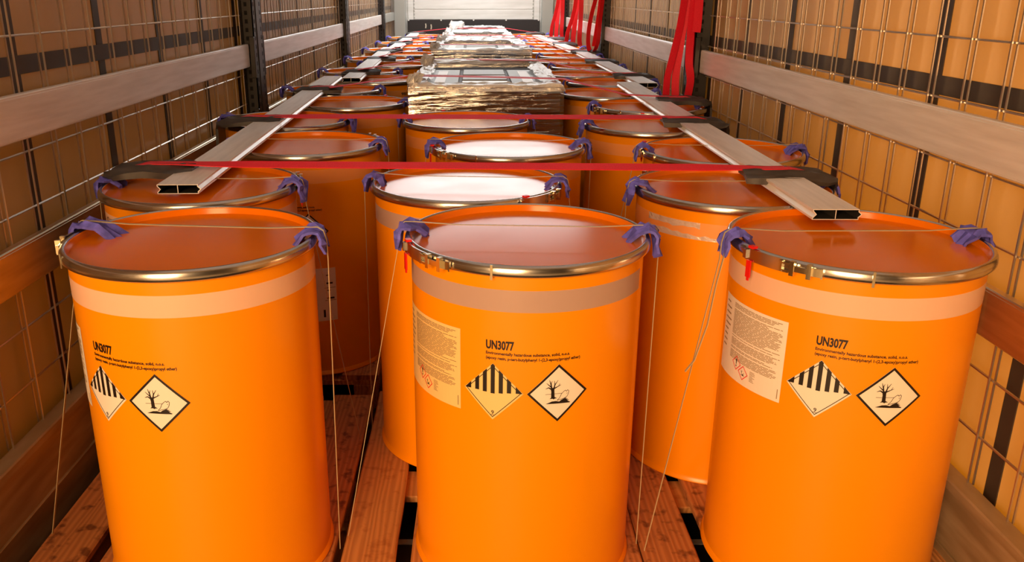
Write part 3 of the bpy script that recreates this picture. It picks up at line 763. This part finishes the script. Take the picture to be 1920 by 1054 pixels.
# ------------------------------------------------------------------ aluminium laths lying on the drums
def lath(p0, p1, z0, label):
    w, h, t = 0.116, 0.027, 0.0024
    L = (Vector((p1[0] - p0[0], p1[1] - p0[1]))).length
    prof = [(-w / 2, h), (w / 2, h), (w / 2 - 0.002, h * 0.78), (w / 2 + 0.009, h * 0.5), (w / 2 - 0.002, h * 0.22), (w / 2, 0), (-w / 2, 0), (-w / 2 + 0.002, h * 0.22), (-w / 2 + 0.010, h * 0.5), (-w / 2 + 0.002, h * 0.78)]
    # the left side carries the groove, the right side the tongue
    prof = [(-w / 2, h), (w / 2, h), (w / 2, h * 0.8), (w / 2 + 0.008, h * 0.5), (w / 2, h * 0.2), (w / 2, 0), (-w / 2, 0), (-w / 2, h * 0.2), (-w / 2 + 0.008, h * 0.5), (-w / 2, h * 0.8)]
    inn = []
    n = len(prof)
    for i in range(n):
        a, b_, c_ = Vector(prof[i - 1]), Vector(prof[i]), Vector(prof[(i + 1) % n])
        d1 = (b_ - a).normalized(); d2 = (c_ - b_).normalized()
        nn = (Vector((d1.y, -d1.x)) + Vector((d2.y, -d2.x))); nn.normalize()
        inn.append(b_ + nn * t)
    v = [(p[0], 0, p[1]) for p in prof] + [(p.x, 0, p.y) for p in inn] + [(p[0], L, p[1]) for p in prof] + [(p.x, L, p.y) for p in inn]
    f = []
    for i in range(n):
        j = (i + 1) % n
        f += [(i, j, 2 * n + j, 2 * n + i), (n + i, 3 * n + i, 3 * n + j, n + j), (i, n + i, n + j, j), (2 * n + i, 2 * n + j, 3 * n + j, 3 * n + i)]
    rz = math.atan2(-(p1[0] - p0[0]), p1[1] - p0[1])
    e = empty('aluminium_lath', (p0[0], p0[1], z0), rz)
    tag(e, label, 'lath', 'hollow laths laid over the drums')
    m_ = MB(); m_.add(v, f); po = m_.build('profile', 'lath_aluminium', e)
    po.data.materials.append(M('gap_dark'))  # inner walls coloured dark for the shade inside the tube
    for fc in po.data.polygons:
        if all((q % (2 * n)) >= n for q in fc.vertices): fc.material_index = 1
    m_ = MB(); m_.box(-0.001, 0.001, 0.0005, L - 0.0005, t, h - t); wo = m_.build('web', 'gap_dark', e); wo.data.materials.append(M('lath_aluminium'))  # web sides coloured dark for the same inner shade
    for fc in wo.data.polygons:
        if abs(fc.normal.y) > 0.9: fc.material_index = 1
    return e
LZ = 1.0115
lath((-0.842, 2.385), (-0.935, 5.80), LZ, 'hollow aluminium lath on the left column of drums, nearest the camera')
lath((-0.795, 5.66), (-0.872, 9.10), LZ, 'hollow aluminium lath on the left column, second from the camera')
lath((-0.815, 9.15), (-0.83, 12.5), LZ, 'hollow aluminium lath on the left column, farthest from the camera')
lath((0.912, 2.09), (0.945, 5.40), LZ, 'hollow aluminium lath on the right column of drums, nearest the camera')
lath((1.065, 5.33), (1.02, 8.50), LZ, 'hollow aluminium lath on the right column, second from the camera')
lath((1.00, 8.6), (0.84, 11.9), LZ, 'hollow aluminium lath on the right column, farthest from the camera')

# ------------------------------------------------------------------ stacks wrapped in film on the middle pallets
STK = [(4.46, 1.62, 0.458), (7.00, 1.50, 0.430), (9.75, 1.50, 0.465), (12.35, 1.25, 0.485)]
def film_grid(nu, nv, fn):
    v = [fn(u / nu, w_ / nv) for w_ in range(nv + 1) for u in range(nu + 1)]
    f = [(w_ * (nu + 1) + u, w_ * (nu + 1) + u + 1, (w_ + 1) * (nu + 1) + u + 1, (w_ + 1) * (nu + 1) + u) for w_ in range(nv) for u in range(nu)]
    return v, f
for si, (y0, dp, H) in enumerate(STK):
    zt = 1.55 - H
    x0, x1 = -0.336, 0.464
    pallet(PX['middle'] + 0.012, y0 + dp / 2 - 0.6, 1, f'wooden pallet under the {ORD[si]} film-wrapped stack', 'wooden pallets under the stacks')
    s_ = empty('wrapped_stack', ((x0 + x1) / 2, y0, PH))
    pos = ['nearest', 'second from the camera', 'third from the camera', 'farthest, against the dark board'][si]
    tag(s_, f'stack of flat metal panels wrapped in clear stretch film, {pos}', 'stack', 'film-wrapped stacks in the middle')
    w, hh = (x1 - x0) / 2, zt - PH
    # layers of panels
    nl = 9; lh = (hh - 0.02) / nl
    lm = MB(); lm.bbox(-w + 0.012, w - 0.012, 0.012, dp - 0.012, 0, lh - 0.006, 0.003); lme = lm.mesh('panel_layer', 'stack_dark')
    for k in range(nl):
        put('panel_layer', lme, s_, (random.uniform(-0.003, 0.003), 0, k * lh))
    zz = nl * lh - 0.004
    # framed panel on top: end plates, long bars, dark openings
    b_ = MB(); b_.bbox(-w + 0.015, w - 0.015, 0.03, dp - 0.03, zz, zz + 0.006, 0.001); b_.build('tray', 'gap_dark', s_)
    plates = [(-w + 0.05, -w + 0.25, 0.30, dp * 0.78), (w - 0.25, w - 0.05, 0.30, dp * 0.78)]
    for (a, c_, yy0, yy1) in plates:
        b_ = MB(); b_.bbox(a, c_, yy0, yy1, zz + 0.006, zz + 0.016, 0.002); pl = b_.build('end_plate', 'panel_grey', s_)
        b_ = MB(); b_.bbox((a + c_) / 2 - 0.035, (a + c_) / 2 + 0.025, yy0 + 0.12, yy1 - 0.1, zz + 0.0162, zz + 0.017, 0.0002); b_.build('sticker', 'paper', pl)
    for (yy0, yy1, zz1, mt) in ((0.22, 0.27, 0.022, 'panel_light'), (0.42, 0.52, 0.016, 'panel_light'), (0.58, 0.74, 0.018, 'panel_grey'), (0.78, 0.86, 0.016, 'panel_light'), (0.90, dp * 0.78, 0.018, 'panel_grey')):
        if yy0 < 0.3:
            for (a, c_) in ((-w + 0.08, -0.012), (0.012, w - 0.06)):
                b_ = MB(); b_.bbox(a, c_, yy0, yy1, zz + 0.006, zz + zz1, 0.004); b_.build('edge_bar', mt, s_)
        elif yy1 > yy0:
            b_ = MB(); b_.bbox(-w + 0.27, w - 0.27, yy0, yy1, zz + 0.006, zz + zz1, 0.003); b_.build('cross_bar', mt, s_)
    # stretch film round the sides, pulled into horizontal creases
    sd_ = 17.3 * si
    def wr(u, v_, face):
        t_ = u * 4
        z_ = v_ * (hh + 0.01)
        n1 = noise.noise(Vector((u * (10 if face else 5) + sd_, v_ * 62, 3.1 + face))) * 0.0030 + noise.noise(Vector((u * 14 + sd_, v_ * 120, 8.7))) * 0.0012
        return z_, n1
    fronts = [lambda u, v_: (-w + 2 * w * u, -0.004 - wr(u, v_, 0)[1], wr(u, v_, 0)[0]),
              lambda u, v_: (w + 0.002 + wr(u, v_, 1)[1], dp * u, wr(u, v_, 1)[0]),
              lambda u, v_: (w - 2 * w * u, dp + 0.004 + wr(u, v_, 2)[1], wr(u, v_, 2)[0]),
              lambda u, v_: (-w - 0.002 - wr(u, v_, 3)[1], dp - dp * u, wr(u, v_, 3)[0])]
    for q, fn in enumerate(fronts):
        m_ = MB(); m_.add(*film_grid(60 if q == 0 else 30, 190 if q == 0 else 60, fn))
        me = make_mesh('film_side', m_.v, m_.f, 'film', True); put('film_side', me, s_)
    # crumpled collar of film folded over the top edges
    per = 2 * (2 * w) + 2 * dp
    def rim_pt(u):
        d = u * per
        if d < 2 * w: return Vector((-w + d, 0, 0)), Vector((0, 1, 0))
        d -= 2 * w
        if d < dp: return Vector((w, d, 0)), Vector((-1, 0, 0))
        d -= dp
        if d < 2 * w: return Vector((w - d, dp, 0)), Vector((0, -1, 0))
        d -= 2 * w
        return Vector((-w, dp - d, 0)), Vector((1, 0, 0))
    def coll(u, v_):
        p, inw = rim_pt(min(u, 0.9999))
        reach = 0.15 + 0.07 * noise.noise(Vector((u * 14 + sd_, 0.3, 1)))
        if abs(inw.x) > 0.5: reach *= 0.75
        lift = 0.016 + 0.022 * max(0, noise.noise(Vector((u * 30 + sd_, v_ * 3, 4)))) + 0.016 * max(0, noise.noise(Vector((u * 80, v_ * 7, sd_))))
        if inw.y < -0.5: lift += 0.02 * math.sin(PI * v_)
        if v_ == 0: return tuple(p - inw * 0.010 + Vector((0, 0, hh - 0.012)))
        q_ = p + inw * (reach * (v_ - 0.10))
        jit = Vector((noise.noise(Vector((u * 60, v_ * 9, 2 + sd_))), noise.noise(Vector((u * 60, v_ * 9, 9 + sd_))), 0)) * 0.012
        return tuple(q_ + jit + Vector((0, 0, hh + lift)))
    m_ = MB(); m_.add(*film_grid(150, 7, coll)); put('film_collar', make_mesh('film_collar', m_.v, m_.f, 'film_white', False), s_)
    # bunched film corners
    for (bx, by, br) in ((-w + 0.03, dp * 0.86, 0.04), (-w + 0.02, 0.12, 0.03)) if si != 3 else ((-w + 0.10, 0.3, 0.11), (-w + 0.05, 0.1, 0.06)):
        m_ = MB()
        for q in range(3):
            pts = []
            a0 = random.uniform(0, 6.28)
            for k in range(12):
                a = a0 + k * 0.62
                pts.append((bx + math.cos(a) * br * 0.8 + random.uniform(-.012, .012), by + math.sin(a) * br + random.uniform(-.02, .02), hh + 0.02 + (0.5 + 0.5 * math.sin(a * 0.8 + q)) * br * 0.75 + random.uniform(0, .012)))
            m_.ribbon(pts, 0.05, 0.001, (0.3, 0.6, 0.7), [random.uniform(0.025, 0.07) for _ in pts])
        put('film_bunch', m_.mesh('film_bunch', 'film_white'), s_)

# ------------------------------------------------------------------ red lashing straps over the load, with black sleeves
LASH = [(2.63, 2.55, 0), (3.72, 3.68, 0), (4.98, 4.45, 1), (6.15, 5.85, 1), (7.45, 7.2, 2), (8.5, 8.4, 2), (9.95, 9.8, 3), (11.1, 11.0, 0), (12.55, 12.45, 4)]
def outer_edge(col, y):
    """outermost reach of the drums of a column across the width of a sleeve at y"""
    best = None
    for (dx, dy_) in COLS[col]:
        for q in (-0.06, -0.03, 0, 0.03, 0.06):
            dd = abs(y + q - dy_)
            if dd < 0.295:
                e_ = abs(dx) + math.sqrt(0.297 ** 2 - dd * dd); best = max(best or 0, e_)
    return best or 1.10
SP = [(0.27, 0.018), (0.23, 0.020), (0.18, 0.019), (0.13, 0.021), (0.08, 0.019), (0.035, 0.014), (0.010, 0.003), (0.001, -0.016), (0.0, -0.10), (0.001, -0.22), (0.0, -0.36)]
def sleeve_mesh(sd, seed):
    """bent black sleeve lying over the outer rim, local origin at the bend"""
    rnd = random.Random(seed)
    n = len(SP); nw = 9; v = []; f = []
    for side in (0, 1):
        rs = random.Random(seed + 40)
        for i, (a, z) in enumerate(SP):
            for k in range(nw):
                u = k / (nw - 1) * 2 - 1
                w = (0.066 if i < 7 else 0.052) * (1 + 0.12 * math.sin(i * 1.7 + seed)) * (0.6 if i == 0 else 1)
                droop = (-0.016 * u * u if u < 0 and i < 6 else 0)
                crease = 0.011 * (0.5 + 0.5 * math.sin(u * 7.0 + i * 0.8 + seed)) * (1 if i < 7 else 0.5) + 0.002 * rs.random()
                hgt = (crease + 0.005) if side else -0.003
                t_ = Vector((SP[min(i + 1, n - 1)][0] - SP[max(i - 1, 0)][0], SP[min(i + 1, n - 1)][1] - SP[max(i - 1, 0)][1])).normalized()
                nrm = Vector((t_.y, -t_.x))
                v.append((-sd * (a + nrm.x * hgt), u * w - 0.018 * (i < 7), z + nrm.y * hgt + droop))
    N = n * nw
    for i in range(n - 1):
        for k in range(nw - 1):
            a = i * nw + k; f += [(a, a + 1, a + nw + 1, a + nw), (N + a, N + a + nw, N + a + nw + 1, N + a + 1)]
        for k in (0, nw - 1): a = i * nw + k; f.append((a, a + nw, N + a + nw, N + a))
    for k in range(nw - 1):
        for i in (0, n - 1): a = i * nw + k; f.append((a, N + a, N + a + 1, a + 1))
    m_ = MB(); m_.add(v, f); return m_.mesh('strap_sleeve', 'black_sleeve', 45)
sl = {(sd, q): sleeve_mesh(sd, q) for sd in (-1, 1) for q in (0, 1, 2)}
SZ = 1.020
for li, (yl, yr, st_) in enumerate(LASH):
    XL, XR = -min(outer_edge('left', yl) + 0.004, 1.205), min(outer_edge('right', yr) + 0.004, 1.212)
    z_end = 1.0530
    def yy(x): return yl + (yr - yl) * (x - XL) / (XR - XL)
    def tail(X, sd, ys):
        q = [(X, ys, 0.40), (X, ys, SZ - 0.40)]
        for (a, z) in SP[:6:-1]: q.append((X - sd * (a - 0.001), ys, SZ + z))
        for (a, z) in (SP[6], SP[5]): q.append((X - sd * a, ys, SZ + z + 0.002))
        q += [(X - sd * 0.075, ys, SZ + 0.026), (X - sd * 0.12, ys, SZ + 0.0345), (X - sd * 0.2, ys, z_end + 0.001)]
        return q
    if st_ == 0:
        mid = [(x, yy(x), z_end) for x in (-0.80, -0.7, -0.4, 0, 0.4, 0.7, 0.80)]
    else:
        ztop = 1.55 - STK[st_ - 1][2] + 0.036
        mid = [(-0.80, yy(-0.8), z_end + 0.001), (-0.345, yy(-0.345), ztop), (-0.1, yy(-.1), ztop + 0.002), (0.2, yy(.2), ztop + 0.002), (0.473, yy(0.473), ztop), (0.80, yy(0.8), z_end + 0.001)]
    pts = tail(XL, -1, yl) + mid + tail(XR, 1, yr)[::-1]
    wds = [((0, 1, 0.22 if li < 2 else 0.07) if abs(p[0]) < 0.72 else (0, 1, 0.12 if li < 2 else 0.04) if abs(p[0]) < 0.82 else (0, 1, 0)) for p in pts]   # the band rolls slightly between its ends
    t = MB(); t.ribbon(pts, 0.048, 0.0024, wds)
    e = t.build('lashing_strap', 'red_webbing', smooth=30)
    tag(e, f'red lashing strap across the load, {ORD[li]} from the camera' if li else 'red lashing strap across the load, nearest the camera', 'strap', 'red lashing straps over the load')
    for sd, xx, ys in ((-1, XL, yl), (1, XR, yr)):
        o = put('strap_sleeve', sl[(sd, (li + (sd > 0)) % 3)], None, (xx, ys, SZ), (0, 0, 0))
        tag(o, f'black fabric sleeve over the {"left" if sd < 0 else "right"} end of the {ORD[li]} red strap', 'sleeve', 'black strap sleeves')

# ------------------------------------------------------------------ spare red straps hanging on the right wall
def hanging(name_label, base, strands, mat='red_webbing_bright'):
    e = empty('hanging_strap', base); tag(e, name_label, 'strap', 'red straps hanging on the right wall')
    for pts, w, wd in strands:
        # smooth the control polygon
        P = [Vector(p) for p in pts]; out = []
        for i in range(len(P) - 1):
            p0, p1, p2, p3 = P[max(i - 1, 0)], P[i], P[i + 1], P[min(i + 2, len(P) - 1)]
            for k in range(6):
                t_ = k / 6
                out.append(0.5 * ((2 * p1) + (p2 - p0) * t_ + (2 * p0 - 5 * p1 + 4 * p2 - p3) * t_ ** 2 + (3 * p1 - p0 - 3 * p2 + p3) * t_ ** 3))
        out.append(P[-1])
        m_ = MB(); m_.ribbon(out, w, 0.003, wd); m_.build('strap_strand', mat, e, smooth=50)
    return e
W = 0.048
hanging('large red strap hanging in loops beside the first post on the right wall', (1.13, 4.78, 1.0), [
    ([(0.010, 0.02, 1.2), (0.005, 0.02, 0.70), (-0.018, 0.0, 0.42), (-0.050, -0.01, 0.24), (-0.074, -0.02, 0.12), (-0.070, 0.0, 0.0), (-0.062, 0.01, -0.05)], 0.044, (1, 0.5, 0)),
    ([(0.040, 0.05, 1.2), (0.030, 0.05, 0.70), (0.006, 0.03, 0.42), (-0.012, 0.02, 0.24), (-0.020, 0.02, 0.10), (-0.006, 0.02, -0.05)], 0.042, (1, -0.6, 0)),
    ([(0.055, 0.00, 1.2), (0.050, -0.03, 0.75), (0.030, -0.04, 0.45), (0.032, -0.03, 0.30), (0.030, -0.05, 0.20), (0.050, -0.03, 0.10), (0.040, 0, -0.04)], 0.046, (1, 0.35, 0)),
    ([(0.062, -0.04, 1.2), (0.060, -0.04, 0.6), (0.058, -0.05, 0.42), (0.055, -0.05, 0.36)], W, (1, 0.2, 0)),
    ([(0.080, 0.06, 1.2), (0.082, 0.06, 0.7), (0.076, 0.06, 0.35), (0.078, 0.05, 0.2), (0.076, 0.05, 0.16)], 0.034, (1, 0.9, 0))], 'red_webbing')
for lab, bx, by, zb, spread in (('red strap hanging in a narrow loop beside the second post on the right wall', 1.145, 8.35, 1.035, 1.0),
                                ('wide bundle of red strap hanging between the second and third right posts', 1.13, 9.9, 0.985, 1.1),
                                ('red strap hanging nearest the bulkhead on the right wall', 1.11, 11.75, 0.99, 1.0)):
    if 'narrow' in lab:
        S = [([(0.05, 0, 1.1), (0.01, 0, 0.6), (-0.05, 0, 0.3), (-0.065, 0, 0.1), (-0.035, 0.01, 0.0), (0.02, 0, 0.06), (0.04, 0, 0.3), (0.06, 0, 0.6), (0.075, 0, 1.1)], 0.05, (1, 0.7, 0.3)),
             ([(0.07, 0.03, 1.1), (0.05, 0.03, 0.5), (0.02, 0.02, 0.2), (0.0, 0.02, 0.05)], 0.06, (1, 0.4, 0))]
    else:
        S = [([(0.01, 0, 1.1), (0.0, 0, 0.55), (-0.03, 0, 0.34), (-0.075 * spread, 0, 0.16), (-0.085 * spread, 0, 0.03)], 0.055, (1, 0.7, 0)),
             ([(0.035, 0.02, 1.1), (0.02, 0.05, 0.55), (0.0, 0.02, 0.3), (-0.015, 0.02, 0.1), (-0.012, 0.02, -0.02)], 0.055, (1, -0.5, 0)),
             ([(0.045, -0.02, 1.1), (0.05, -0.06, 0.55), (0.055, -0.02, 0.3), (0.05, -0.02, 0.1), (0.065, -0.02, 0.0)], 0.055, (1, 0.4, 0))]
    hanging(lab, (bx, by, zb), S)
